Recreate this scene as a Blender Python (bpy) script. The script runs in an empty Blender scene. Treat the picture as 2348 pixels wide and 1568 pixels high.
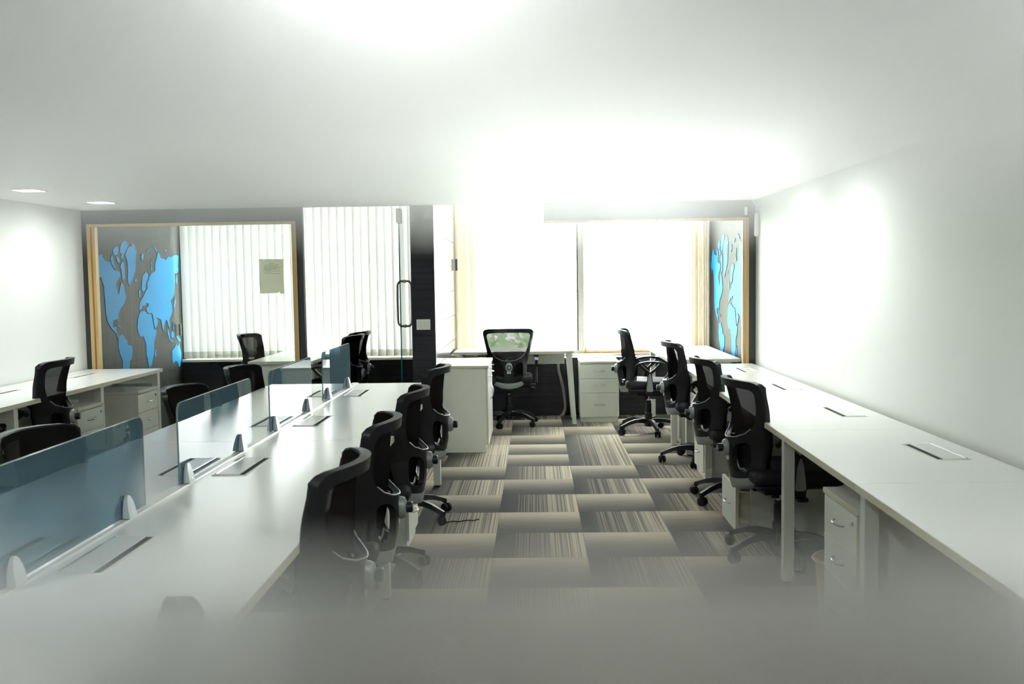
import bpy, bmesh, math, random
from mathutils import Vector, Matrix, geometry
random.seed(7)
S = bpy.context.scene
COL = S.collection
PI = math.pi
R = math.radians

# ------------------------------------------------------------------ camera
FPX, YAW, PIT, ROL, HC = 2233.27, .0239969, .0656532, -.0144749, 1.4758
cy, sy, cp, sp = math.cos(YAW), math.sin(YAW), math.cos(PIT), math.sin(PIT)
FW = Vector((-sy*cp, cy*cp, -sp)); RT = Vector((cy, sy, 0)); UP = RT.cross(FW)
cr, sr = math.cos(ROL), math.sin(ROL)
CR = cr*RT + sr*UP; CU = -sr*RT + cr*UP
cam = bpy.data.cameras.new('camera'); camo = bpy.data.objects.new('camera', cam); COL.objects.link(camo)
m = Matrix.Identity(4)
for i in range(3):
    m[i][0], m[i][1], m[i][2] = CR[i], CU[i], -FW[i]
m.translation = Vector((0, 0, HC))
camo.matrix_world = m
cam.sensor_width = 36; cam.sensor_fit = 'HORIZONTAL'; cam.lens = FPX/2348*36
cam.clip_start = .004; cam.clip_end = 200
cam.dof.use_dof = True; cam.dof.focus_distance = 6.6; cam.dof.aperture_fstop = 5.2; cam.dof.aperture_blades = 0
S.camera = camo

# ------------------------------------------------------------------ light and exposure
w = bpy.data.worlds.new('daylight'); S.world = w; w.use_nodes = True
bg = w.node_tree.nodes['Background']; bg.inputs['Color'].default_value = (1.0, 1.0, .99, 1); bg.inputs['Strength'].default_value = 4.1
S.view_settings.view_transform = 'Standard'; S.view_settings.look = 'None'
S.view_settings.gamma = 1; S.view_settings.use_curve_mapping = False; S.view_settings.exposure = 2.35
LAMP = 14.0
LED_W = .75
S.cycles.max_bounces = 10; S.cycles.diffuse_bounces = 6; S.cycles.glossy_bounces = 3
S.cycles.transmission_bounces = 8; S.cycles.volume_bounces = 6;
S.cycles.caustics_reflective = False; S.cycles.caustics_refractive = True
S.cycles.sample_clamp_indirect = 5; S.cycles.use_denoising = True
S.cycles.use_adaptive_sampling = True; S.cycles.adaptive_threshold = .03
S.cycles.time_limit = 1050; S.cycles.use_auto_tile = False

def ray(x, y): return FW + CR*((x-1174)/FPX) - CU*((y-784)/FPX)
def onx(x, y, X): d = ray(x, y); return Vector((0, 0, HC)) + d*(X/d.x)
def ony(x, y, Y): d = ray(x, y); return Vector((0, 0, HC)) + d*(Y/d.y)

# ------------------------------------------------------------------ materials
def nmat(name):
    mt = bpy.data.materials.new(name); mt.use_nodes = True
    nt = mt.node_tree; return mt, nt, nt.nodes['Principled BSDF']
def plain(name, col, rough=.5, metal=0, spec=.5, noise=0, nscale=8, coat=0):
    mt, nt, b = nmat(name)
    b.inputs['Base Color'].default_value = (*col, 1); b.inputs['Roughness'].default_value = rough
    b.inputs['Metallic'].default_value = metal; b.inputs['Specular IOR Level'].default_value = spec
    if coat: b.inputs['Coat Weight'].default_value = coat; b.inputs['Coat Roughness'].default_value = .1
    if noise:
        tc = nt.nodes.new('ShaderNodeTexCoord'); n = nt.nodes.new('ShaderNodeTexNoise'); n.inputs['Scale'].default_value = nscale
        n.inputs['Detail'].default_value = 5
        mx = nt.nodes.new('ShaderNodeMix'); mx.data_type = 'RGBA'
        mx.inputs[6].default_value = (*[c*(1-noise) for c in col], 1); mx.inputs[7].default_value = (*[min(1, c*(1+noise)) for c in col], 1)
        nt.links.new(tc.outputs['Object'], n.inputs['Vector']); nt.links.new(n.outputs['Fac'], mx.inputs[0]); nt.links.new(mx.outputs[2], b.inputs['Base Color'])
    return mt
def grain(name, c0, c1, scale, rough=.35, spec=.5, detail=6, coat=0, coord='Object'):
    mt, nt, b = nmat(name)
    tc = nt.nodes.new('ShaderNodeTexCoord'); mp = nt.nodes.new('ShaderNodeMapping'); mp.inputs['Scale'].default_value = scale
    n = nt.nodes.new('ShaderNodeTexNoise'); n.inputs['Scale'].default_value = 1; n.inputs['Detail'].default_value = detail; n.inputs['Roughness'].default_value = .65
    rp = nt.nodes.new('ShaderNodeValToRGB'); rp.color_ramp.elements[0].position = .3; rp.color_ramp.elements[1].position = .72
    rp.color_ramp.elements[0].color = (*c0, 1); rp.color_ramp.elements[1].color = (*c1, 1)
    nt.links.new(tc.outputs[coord], mp.inputs[0]); nt.links.new(mp.outputs[0], n.inputs['Vector'])
    nt.links.new(n.outputs['Fac'], rp.inputs[0]); nt.links.new(rp.outputs[0], b.inputs['Base Color'])
    b.inputs['Roughness'].default_value = rough; b.inputs['Specular IOR Level'].default_value = spec
    if coat: b.inputs['Coat Weight'].default_value = coat; b.inputs['Coat Roughness'].default_value = .12
    return mt
def clearglass(name, tint, ior=1.5, rough=0.0, gain=1.0):
    mt = bpy.data.materials.new(name); mt.use_nodes = True; nt = mt.node_tree; nt.nodes.clear()
    o = nt.nodes.new('ShaderNodeOutputMaterial'); mx = nt.nodes.new('ShaderNodeMixShader')
    t = nt.nodes.new('ShaderNodeBsdfTransparent'); t.inputs[0].default_value = (*tint, 1)
    g = nt.nodes.new('ShaderNodeBsdfGlossy'); g.inputs['Roughness'].default_value = rough; g.inputs['Color'].default_value = (gain, gain, gain, 1)
    f = nt.nodes.new('ShaderNodeFresnel'); f.inputs[0].default_value = ior
    # a pane is hit on both faces: only the front face reflects
    ge = nt.nodes.new('ShaderNodeNewGeometry'); mm = nt.nodes.new('ShaderNodeMath'); mm.operation = 'MULTIPLY'
    inv = nt.nodes.new('ShaderNodeMath'); inv.operation = 'SUBTRACT'; inv.inputs[0].default_value = 1
    nt.links.new(ge.outputs['Backfacing'], inv.inputs[1]); nt.links.new(f.outputs[0], mm.inputs[0]); nt.links.new(inv.outputs[0], mm.inputs[1])
    nt.links.new(mm.outputs[0], mx.inputs[0]); nt.links.new(t.outputs[0], mx.inputs[1]); nt.links.new(g.outputs[0], mx.inputs[2]); nt.links.new(mx.outputs[0], o.inputs[0])
    return mt
def cloth(name, col, trans, thru=0.0):
    mt = bpy.data.materials.new(name); mt.use_nodes = True; nt = mt.node_tree; nt.nodes.clear()
    o = nt.nodes.new('ShaderNodeOutputMaterial'); mx = nt.nodes.new('ShaderNodeMixShader'); mx.inputs[0].default_value = trans
    d = nt.nodes.new('ShaderNodeBsdfDiffuse'); d.inputs[0].default_value = (*col, 1)
    t = nt.nodes.new('ShaderNodeBsdfTranslucent'); t.inputs[0].default_value = (*col, 1)
    nt.links.new(d.outputs[0], mx.inputs[1]); nt.links.new(t.outputs[0], mx.inputs[2])
    last = mx
    if thru:
        m2 = nt.nodes.new('ShaderNodeMixShader'); m2.inputs[0].default_value = thru; tr = nt.nodes.new('ShaderNodeBsdfTransparent')
        nt.links.new(mx.outputs[0], m2.inputs[1]); nt.links.new(tr.outputs[0], m2.inputs[2]); last = m2
    nt.links.new(last.outputs[0], o.inputs[0]); return mt
def glow(name, col, s):
    mt = bpy.data.materials.new(name); mt.use_nodes = True; nt = mt.node_tree; nt.nodes.clear()
    o = nt.nodes.new('ShaderNodeOutputMaterial'); e = nt.nodes.new('ShaderNodeEmission'); e.inputs[0].default_value = (*col, 1); e.inputs[1].default_value = s
    nt.links.new(e.outputs[0], o.inputs[0]); return mt

M = {}
M['wall'] = plain('painted_wall', (.87, .88, .862), .6, noise=.03, nscale=1.3)
M['ceil'] = plain('painted_ceiling', (.90, .905, .895), .8, noise=.015, nscale=2)
M['lam'] = plain('white_laminate', (.87, .88, .855), .24, spec=.5)
M['side'] = plain('white_panel', (.82, .84, .77), .4, noise=.02, nscale=4)
M['edge'] = plain('cream_edge_band', (.70, .67, .53), .45)
M['metalwhite'] = plain('powder_white', (.76, .78, .71), .4)
M['dark'] = grain('dark_wood_horizontal', (.008, .009, .013), (.035, .035, .045), (1.2, 1.2, 45), .3, .5)
M['darkgloss'] = grain('dark_wood_glossy', (.012, .012, .018), (.045, .042, .055), (1.2, .8, 40), .16, .9, coat=.5)
M['beam'] = plain('dark_grey_laminate', (.035, .04, .042), .45, noise=.15, nscale=5)
M['mural'] = grain('mural_grey', (.016, .018, .017), (.06, .059, .052), (30, 30, .8), .5, .12, detail=8)
M['blue'] = plain('mural_blue', (.0, .22, .50), .5, spec=.12, noise=.04, nscale=3)
M['wood'] = grain('pale_timber', (.52, .34, .13), (.68, .48, .22), (30, 30, 2), .45)
M['black'] = plain('black_plastic', (.012, .014, .016), .38, spec=.45, noise=.1, nscale=30)
M['fabric'] = plain('black_fabric', (.012, .012, .018), .6, noise=.25, nscale=90)
M['silver'] = plain('grey_plastic', (.34, .37, .37), .35, metal=.2)
M['rim'] = plain('rim_grey', (.16, .17, .18), .35)
M['chrome'] = plain('chrome', (.6, .6, .6), .18, metal=1)
M['steel'] = plain('brushed_steel', (.30, .28, .26), .3, metal=1)
M['slot'] = plain('slot_black', (.01, .01, .01), .7)
M['alu'] = plain('aluminium_flap', (.78, .80, .77), .35)
M['frame'] = plain('window_frame', (.62, .60, .52), .5, noise=.06, nscale=6)
M['rust'] = plain('orange_stain', (.62, .27, .03), .7, noise=.3, nscale=25)
M['bin'] = plain('tan_plastic', (.45, .35, .22), .45)
M['paper'] = cloth('notice_paper', (.92, .92, .80), .6)
M['ink'] = plain('faded_ink', (.36, .37, .31), .8)
M['hose'] = plain('grey_hose', (.33, .30, .28), .5)
M['switch'] = plain('switch_plastic', (.88, .89, .84), .35)
M['label'] = plain('sticker', (.65, .66, .66), .5)
M['blind'] = cloth('blind_fabric', (.82, .82, .80), .075)
M['blindcream'] = cloth('bunched_blind_fabric', (.86, .82, .74), .35)
M['weight'] = cloth('blind_hem', (.45, .45, .40), .10)
M['glass'] = clearglass('office_glass', (.95, .97, .96), 1.42)
M['glassedge'] = plain('glass_edge_green', (.0, .16, .14), .15)
M['screen'] = clearglass('tinted_screen', (.28, .41, .48), 1.7)
def puretrans():
    mt = bpy.data.materials.new('front_glass'); mt.use_nodes = True; nt = mt.node_tree; nt.nodes.clear()
    o = nt.nodes.new('ShaderNodeOutputMaterial'); t = nt.nodes.new('ShaderNodeBsdfTransparent'); t.inputs[0].default_value = (.985, .99, .985, 1); nt.links.new(t.outputs[0], o.inputs[0]); return mt
M['clear'] = puretrans()
def milky(mt, col, f):
    nt = mt.node_tree; o = [n for n in nt.nodes if n.type == 'OUTPUT_MATERIAL'][0]; src = o.inputs[0].links[0].from_socket
    d = nt.nodes.new('ShaderNodeBsdfDiffuse'); d.inputs[0].default_value = (*col, 1); t = nt.nodes.new('ShaderNodeBsdfTranslucent'); t.inputs[0].default_value = (*col, 1)
    a = nt.nodes.new('ShaderNodeMixShader'); nt.links.new(d.outputs[0], a.inputs[1]); nt.links.new(t.outputs[0], a.inputs[2])
    m2 = nt.nodes.new('ShaderNodeMixShader'); m2.inputs[0].default_value = f; nt.links.new(src, m2.inputs[1]); nt.links.new(a.outputs[0], m2.inputs[2]); nt.links.new(m2.outputs[0], o.inputs[0])
milky(M['screen'], (.38, .56, .64), .2)
M['stripe'] = plain('blue_strip', (.0, .08, .32), .4)
M['clip'] = plain('clip_plastic', (.68, .74, .74), .3, metal=.1)
M['lamp'] = glow('lamp_lens', (.97, 1, .98), LAMP)
M['leafy'] = plain('foliage', (.46, .58, .38), .8, noise=.35, nscale=3)
M['bark'] = plain('bark', (.25, .2, .15), .9)
M['facade'] = plain('pale_facade', (.78, .78, .78), .8)
M['facadewin'] = plain('facade_window', (.5, .53, .56), .3)
M['ground'] = plain('yard_ground', (.45, .45, .42), .9, noise=.1, nscale=2)
M['mesh'] = cloth('chair_mesh', (.025, .022, .022), .3, .24)

# frosted film: a thin cloudy layer on the glass that scatters what lies behind it
def film():
    mt = bpy.data.materials.new('frosted_film'); mt.use_nodes = True; nt = mt.node_tree; nt.nodes.clear()
    o = nt.nodes.new('ShaderNodeOutputMaterial'); v = nt.nodes.new('ShaderNodeVolumeScatter')
    v.inputs['Color'].default_value = (.972, .973, .970, 1); v.inputs['Density'].default_value = 1100; v.inputs['Anisotropy'].default_value = .98
    nt.links.new(v.outputs[0], o.inputs['Volume']); return mt
M['film'] = film()

def carpet():
    mt, nt, b = nmat('carpet_tiles'); N = nt.nodes; L = nt.links
    def mth(op, a, c=None):
        n = N.new('ShaderNodeMath'); n.operation = op
        for i, v in enumerate((a, c)):
            if v is None: continue
            if isinstance(v, (int, float)): n.inputs[i].default_value = v
            else: L.new(v, n.inputs[i])
        return n.outputs[0]
    tc = N.new('ShaderNodeTexCoord'); sep = N.new('ShaderNodeSeparateXYZ'); L.new(tc.outputs['Object'], sep.inputs[0])
    X, Y = sep.outputs[0], sep.outputs[1]
    u = mth('DIVIDE', mth('SUBTRACT', X, -.2384), .5); v = mth('DIVIDE', mth('SUBTRACT', 9.5612, Y), .5)
    c = mth('FLOOR', u); r = mth('FLOOR', v); fu = mth('SUBTRACT', u, c); fv = mth('SUBTRACT', v, r)
    odd = mth('ABSOLUTE', mth('MODULO', mth('ADD', c, mth('ADD', r, 40)), 2))
    isr2 = mth('COMPARE', r, 2); isr2.node.inputs[2].default_value = .1
    odd = mth('ABSOLUTE', mth('SUBTRACT', odd, isr2))     # 0: stripes along the aisle, 1: bands across it
    cid = N.new('ShaderNodeCombineXYZ'); L.new(c, cid.inputs[0]); L.new(r, cid.inputs[1])
    wn = N.new('ShaderNodeTexWhiteNoise'); wn.noise_dimensions = '2D'; L.new(cid.outputs[0], wn.inputs['Vector'])
    def nz(sx, sy_, det=3, rough=.6):
        mp = N.new('ShaderNodeMapping'); mp.inputs['Scale'].default_value = (sx, sy_, 1); L.new(tc.outputs['Object'], mp.inputs[0])
        n = N.new('ShaderNodeTexNoise'); n.inputs['Scale'].default_value = 1; n.inputs['Detail'].default_value = det; n.inputs['Roughness'].default_value = rough
        L.new(mp.outputs[0], n.inputs['Vector']); return n.outputs['Fac']
    # along: stripes, dark at the left edge, pale at the right
    st = nz(120, .22, 2); stp = N.new('ShaderNodeMapRange'); L.new(st, stp.inputs[0]); stp.inputs[1].default_value = .43; stp.inputs[2].default_value = .57
    amp = N.new('ShaderNodeMapRange'); L.new(fu, amp.inputs[0]); amp.inputs[1].default_value = .16; amp.inputs[2].default_value = .26; amp.inputs[4].default_value = .42
    a = mth('ADD', mth('MULTIPLY', fu, .62), mth('MULTIPLY', mth('SUBTRACT', stp.outputs[0], .35), amp.outputs[0]))
    # across: pale at the far edge, dark at the near edge
    bnd = nz(3, 70, 4)
    e = N.new('ShaderNodeMapRange'); e.interpolation_type = 'SMOOTHSTEP'; L.new(fv, e.inputs[0]); e.inputs[1].default_value = .0; e.inputs[2].default_value = 1.0; e.inputs[3].default_value = .72; e.inputs[4].default_value = .06
    bb = mth('ADD', e.outputs[0], mth('MULTIPLY', mth('SUBTRACT', bnd, .5), .45))
    mix = N.new('ShaderNodeMix'); mix.data_type = 'FLOAT'; L.new(odd, mix.inputs[0]); L.new(a, mix.inputs[2]); L.new(bb, mix.inputs[3])
    fine = nz(260, 260, 2, .8)
    val = mth('ADD', mix.outputs[0], mth('MULTIPLY', mth('SUBTRACT', fine, .5), .30))
    val = mth('ADD', val, mth('MULTIPLY', mth('SUBTRACT', wn.outputs['Value'], .5), .16))
    rp = N.new('ShaderNodeValToRGB'); L.new(val, rp.inputs[0]); el = rp.color_ramp.elements
    el[0].position = 0; el[0].color = (.045, .045, .043, 1); el[1].position = 1; el[1].color = (.68, .59, .45, 1)
    k = rp.color_ramp.elements.new(.45); k.color = (.225, .20, .165, 1)
    # seams
    du = mth('MINIMUM', fu, mth('SUBTRACT', 1, fu)); dv = mth('MINIMUM', fv, mth('SUBTRACT', 1, fv)); dd = mth('MINIMUM', du, dv)
    sm = N.new('ShaderNodeMapRange'); L.new(dd, sm.inputs[0]); sm.inputs[2].default_value = .012; sm.inputs[3].default_value = .72; sm.inputs[4].default_value = 1
    hs = N.new('ShaderNodeMix'); hs.data_type = 'RGBA'; hs.blend_type = 'MULTIPLY'; hs.inputs[0].default_value = 1
    cb = N.new('ShaderNodeCombineColor'); [L.new(sm.outputs[0], cb.inputs[i]) for i in range(3)]
    L.new(rp.outputs[0], hs.inputs[6]); L.new(cb.outputs[0], hs.inputs[7]); L.new(hs.outputs[2], b.inputs['Base Color'])
    b.inputs['Roughness'].default_value = .9; b.inputs['Specular IOR Level'].default_value = .15
    bp = N.new('ShaderNodeBump'); bp.inputs['Strength'].default_value = .25; bp.inputs['Distance'].default_value = .003; L.new(fine, bp.inputs['Height']); L.new(bp.outputs[0], b.inputs['Normal'])
    return mt
M['carpet'] = carpet()

# ------------------------------------------------------------------ mesh helpers
class MB:
    def __init__(s): s.b = bmesh.new()
    def _mat(s, vs, mtx):
        if mtx is not None: bmesh.ops.transform(s.b, matrix=mtx, verts=vs)
    def box(s, x0, x1, y0, y1, z0, z1, r=0, seg=2, mtx=None):
        vs = bmesh.ops.create_cube(s.b, size=1)['verts']
        for v in vs: v.co = Vector(((x0+x1)/2+v.co.x*(x1-x0), (y0+y1)/2+v.co.y*(y1-y0), (z0+z1)/2+v.co.z*(z1-z0)))
        if r:
            es = list({e for v in vs for e in v.link_edges})
            res = bmesh.ops.bevel(s.b, geom=es, offset=r, segments=seg, affect='EDGES', profile=.5)
            vs = list({v for f in res['faces'] for v in f.verts} | {v for v in vs if v.is_valid})
        s._mat(vs, mtx); return s
    def cyl(s, p0, p1, r0, r1=None, n=20, caps=True):
        r1 = r0 if r1 is None else r1; p0 = Vector(p0); p1 = Vector(p1); d = p1-p0
        q = d.to_track_quat('Z', 'Y').to_matrix().to_4x4(); q.translation = (p0+p1)/2
        bmesh.ops.create_cone(s.b, cap_ends=caps, segments=n, radius1=r0, radius2=r1, depth=d.length, matrix=q); return s
    def lathe(s, prof, c=(0, 0, 0), n=24, mtx=None):
        c = Vector(c); rows = []
        for (r, z) in prof:
            rows.append([s.b.verts.new(c+Vector((r*math.cos(2*PI*k/n), r*math.sin(2*PI*k/n), z))) for k in range(n)])
        for a, b2 in zip(rows, rows[1:]):
            for k in range(n): s.b.faces.new((a[k], a[(k+1) % n], b2[(k+1) % n], b2[k]))
        if prof[0][0] > 1e-5 : s.b.faces.new(rows[0][::-1])
        if prof[-1][0] > 1e-5: s.b.faces.new(rows[-1])
        s._mat([v for row in rows for v in row], mtx); return s
    def sweep(s, path, sec, closed=False, flat=None, caps=True):
        """path: points; sec: function i->list of (a,b) offsets or a radius; flat: fixed side vector"""
        P = [Vector(p) for p in path]; n = len(P); rows = []
        prevn = None
        for i, p in enumerate(P):
            a = P[(i-1) % n] if closed or i > 0 else P[i]; b2 = P[(i+1) % n] if closed or i < n-1 else P[i]
            t = (b2-a).normalized()
            if flat is not None: sd = Vector(flat)
            else:
                ref = prevn if prevn is not None else (Vector((0, 0, 1)) if abs(t.z) < .9 else Vector((1, 0, 0)))
                sd = (ref - t*ref.dot(t)); sd.normalize(); prevn = sd
            up = t.cross(sd).normalized(); sd2 = up.cross(t).normalized()
            pts = sec(i) if callable(sec) else [(sec*math.cos(2*PI*k/10), sec*math.sin(2*PI*k/10)) for k in range(10)]
            rows.append([s.b.verts.new(p+sd2*q[0]+up*q[1]) for q in pts])
        m2 = len(rows[0]); rng = range(n if closed else n-1)
        for i in rng:
            a, b2 = rows[i], rows[(i+1) % n]
            for k in range(m2): s.b.faces.new((a[k], a[(k+1) % m2], b2[(k+1) % m2], b2[k]))
        if caps and not closed: s.b.faces.new(rows[0][::-1]); s.b.faces.new(rows[-1])
        return s
    def sheet(s, outline, holes, fn, thick, step=0):
        """2D outline with holes, triangulated, mapped by fn(a,b)->Vector; thick: fn(a,b)->offset Vector"""
        loops = [outline]+list(holes); vs = []; es = []
        for lp in loops:
            st = len(vs); vs += [Vector((a, b2)) for a, b2 in lp]; es += [(st+i, st+(i+1) % len(lp)) for i in range(len(lp))]
        def inside(x, y, lp):
            c = False; j = len(lp)-1
            for i in range(len(lp)):
                (xi, yi), (xj, yj) = lp[i], lp[j]
                if (yi > y) != (yj > y) and x < (xj-xi)*(y-yi)/(yj-yi)+xi: c = not c
                j = i
            return c
        ok = lambda x, y: inside(x, y, outline) and not any(inside(x, y, h) for h in holes)
        if step:
            xs = [p[0] for p in outline]; ys = [p[1] for p in outline]
            x = min(xs)+step/2
            while x < max(xs):
                y = min(ys)+step/2
                while y < max(ys):
                    if ok(x, y) and min((Vector((x, y))-q).length for q in vs[:len(es)]) > step*.5: vs.append(Vector((x, y)))
                    y += step
                x += step
        V, _, F, *_ = geometry.delaunay_2d_cdt(vs, es, [], 0, 1e-6)
        F = [f for f in F if ok(sum(V[i].x for i in f)/3, sum(V[i].y for i in f)/3)]
        A = [s.b.verts.new(fn(v.x, v.y)) for v in V]; B = [s.b.verts.new(fn(v.x, v.y)+thick(v.x, v.y)) for v in V]
        cnt = {}
        for f in F:
            s.b.faces.new([A[i] for i in f]); s.b.faces.new([B[i] for i in reversed(f)])
            for i in range(3):
                a, b2 = f[i], f[(i+1) % 3]; cnt[(a, b2)] = 1
        for (a, b2) in list(cnt):
            if (b2, a) not in cnt: s.b.faces.new((A[b2], A[a], B[a], B[b2]))
        for v in A+B:
            if not v.link_faces: s.b.verts.remove(v)
        return s
    def build(s, name, mat, parent=None, smooth=False, angle=40, loc=None):
        bmesh.ops.recalc_face_normals(s.b, faces=s.b.faces)
        me = bpy.data.meshes.new(name); s.b.to_mesh(me); s.b.free()
        me.materials.append(M[mat] if isinstance(mat, str) else mat)
        if smooth:
            me.polygons.foreach_set('use_smooth', [True]*len(me.polygons)); me.set_sharp_from_angle(angle=R(angle))
        o = bpy.data.objects.new(name, me); COL.objects.link(o)
        if parent is not None: o.parent = parent
        if loc is not None: o.location = loc
        return o
def tag(o, label, cat, group=None):
    o['label'] = label; o['category'] = cat
    if group: o['group'] = group
    return o
def empty(name, loc=(0, 0, 0), rz=0, label=None, cat=None, group=None):
    o = bpy.data.objects.new(name, None); COL.objects.link(o); o.location = loc; o.rotation_euler = (0, 0, rz); o.empty_display_size = .1
    if label: tag(o, label, cat, group)
    return o
def struct(o, label=None):
    o['kind'] = 'structure'
    if label: o['label'] = label
    return o
def dup(o, parent=None):
    c = o.copy(); COL.objects.link(c)
    if parent is not None: c.parent = parent
    for ch in list(o.children): dup(ch, c)
    return c
def place(proto, used, loc, rz, label, group=None, scale=None):
    o = proto if not used[0] else dup(proto); used[0] = True
    o.location = loc; o.rotation_euler = (0, 0, rz); o['label'] = label
    if scale: o.scale = scale
    if group: o['group'] = group
    return o
def lerp(a, b, t): return a+(b-a)*t
def pw(tab, z):
    tab = sorted(tab)
    if z <= tab[0][0]: return tab[0][1]
    for (a, va), (b, vb) in zip(tab, tab[1:]):
        if z <= b: return lerp(va, vb, (z-a)/(b-a))
    return tab[-1][1]
def roundloop(pts, r=.3, n=4):
    """chaikin-like corner rounding"""
    for _ in range(n):
        q = []
        for i in range(len(pts)):
            a, b = pts[i], pts[(i+1) % len(pts)]
            q += [(lerp(a[0], b[0], .25), lerp(a[1], b[1], .25)), (lerp(a[0], b[0], .75), lerp(a[1], b[1], .75))]
        pts = q
    return pts

# ------------------------------------------------------------------ room shell
XL, XR, YB, YF, ZC, YP = -3.79, 1.83, -1.6, 10.36, 2.09, 8.15
ZK, ZW = 2.6, 2.5
struct(MB().box(XL-.2, XR+.2, YB-.2, YF+.3, -.12, 0).build('floor', 'carpet'), 'carpet tiles in grey and beige bands')
struct(MB().box(XL-.2, XR+.2, YB-.2, YP+.04, ZC, ZK+.1).box(XL-.2, XR+.2, YP+.04, YF+.3, ZK, ZK+.1).build('ceiling', 'ceil'), 'low white painted ceiling')
struct(MB().box(XL-.15, XL, YB, YP-.03, 0, ZC).build('wall_left', 'wall'), 'plain white wall on the left')
struct(MB().box(XR, XR+.15, YB, YP-.03, 0, ZC).build('wall_right', 'wall'), 'plain white wall on the right')
struct(MB().box(XL, XR, YB-.15, YB, 0, ZC).build('wall_back', 'wall'))
struct(MB().box(XL-.15, XL, YP-.03, YF, 0, ZK).build('wall_far_left', 'mural'), 'grey grained wall carrying the world map')
struct(MB().box(XR, XR+.15, YP-.03, YF, 0, ZK).build('wall_far_right', 'mural'), 'grey grained wall carrying the world map')
# far wall with two window openings
fw = MB()
fw.box(XL, XR, YF, YF+.2, 0, .62).box(XL, XR, YF, YF+.2, ZW, ZK)
fw.box(XL-.1, XL+.03, YF, YF+.2, .62, ZW).box(-1.12, -.83, YF, YF+.2, .62, ZW)
struct(fw.build('wall_far', 'dark'), 'dark grained wall below the windows')
# dividing wall between the cabins
dv = MB(); dv.box(-1.02, -.838, YP+.04, YF, 0, ZK)
struct(dv.build('wall_middle', 'darkgloss'), 'glossy dark panelled wall between the two cabins')
gr = MB()
for z in (.35, .60, .85, 1.10, 1.35, 1.60, 1.85, 2.10, 2.35): gr.box(-.8385, -.8365, YP+.06, YF, z-.002, z+.002)
struct(gr.build('trim_1', 'slot'))
struct(MB().box(-1.03, -.833, YP-.03, YP+.04, 0, ZC-.001).build('pillar', 'dark'), 'dark grained pillar between the cabin doorways')

# windows
def window(n, x0, x1, zs, mull=(), label=''):
    t = empty('window_%d' % n, ((x0+x1)/2, YF+.05, zs)); struct(t, label); t['category'] = 'window'
    L = lambda mb, nm, mt, **k: mb.build(nm, mt, t, **k)
    c = (x0+x1)/2; a, b = x0-c, x1-c; h = ZW-zs
    f = MB().box(a, b, -.04, .04, 0, .035).box(a, b, -.04, .04, h-.035, h).box(a, a+.035, -.04, .04, .035, h-.035).box(b-.035, b, -.04, .04, .035, h-.035)
    L(f, 'frame', 'frame')
    for mx in mull:
        L(MB().box(mx-c-.032, mx-c+.032, -.05, .05, .03, h-.03, r=.004), 'mullion', 'frame')
        L(MB().box(mx-c-.042, mx-c-.033, -.052, .0, .03, h-.03), 'gasket', 'slot')
    L(MB().box(a+.03, b-.03, .01, .016, .03, h-.03), 'pane', 'glass')
    L(MB().box(a-.02, b+.02, -.11, .0, -.03, -.001, r=.004), 'sill', 'frame')
    return t
window(1, XL+.03, -1.12, .655, (), 'wide window behind closed white blinds')
w2 = window(2, -.83, 1.83, .665, (.49,), 'wide bright window with a pale mullion')
rs = MB()
c2 = .5
for i in range(26):
    x = .55+i*.042; rs.box(x-c2, x+.045-c2, -.052, -.040, .0, .007+.006*random.random())
rs.box(.525-c2, .54-c2, -.054, -.045, 0, .06).box(.53-c2, .548-c2, -.053, -.044, 0, .03)
rs.build('sealant_stain', 'rust', w2)['label'] = 'orange stained sealant line'

# ------------------------------------------------------------------ cabin fronts
def cabin_front(nm, x0, x1, zt, label, lpost, rpost, glazed=True):
    t = empty(nm, ((x0+x1)/2, YP, 0)); struct(t, label); t['category'] = 'partition'
    c = (x0+x1)/2; a, b = x0-c, x1-c
    f = MB().box(a, b, -.03, .03, zt, ZC-.001)
    if lpost: f.box(a, a+lpost, -.03, .03, 0, zt)
    if rpost: f.box(b-rpost, b, -.03, .03, 0, zt)
    f.build('surround', 'beam', t)
    a2, b2 = a+lpost, b-rpost
    g = MB().box(a2, b2, -.038, .034, zt-.022, zt)
    if lpost: g.box(a2, a2+.028, -.038, .034, 0, zt-.022).box(a2+.034, a2+.06, -.02, .034, 0, zt-.022)
    if rpost: g.box(b2-.024, b2, -.038, .034, 0, zt-.022).box(b2-.045, b2-.03, -.01, .034, 0, zt-.022)
    if glazed: g.box(a2, b2, -.038, .034, 0, .03)
    g.build('timber_bead', 'wood', t)['label'] = 'pale timber glazing bead'
    if glazed: MB().box(a2+.01, b2-.01, -.005, .005, .02, zt-.02).build('pane', 'glass', t)
    return t
cl = cabin_front('partition_left', XL, -1.93, 1.975, 'glazed front of the left cabin with pale timber bead', .045, .052)
cr_ = cabin_front('partition_right', .08, XR, 1.945, 'open front of the right cabin, a grey header edged with pale timber bead', 0, .058, False)
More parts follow.
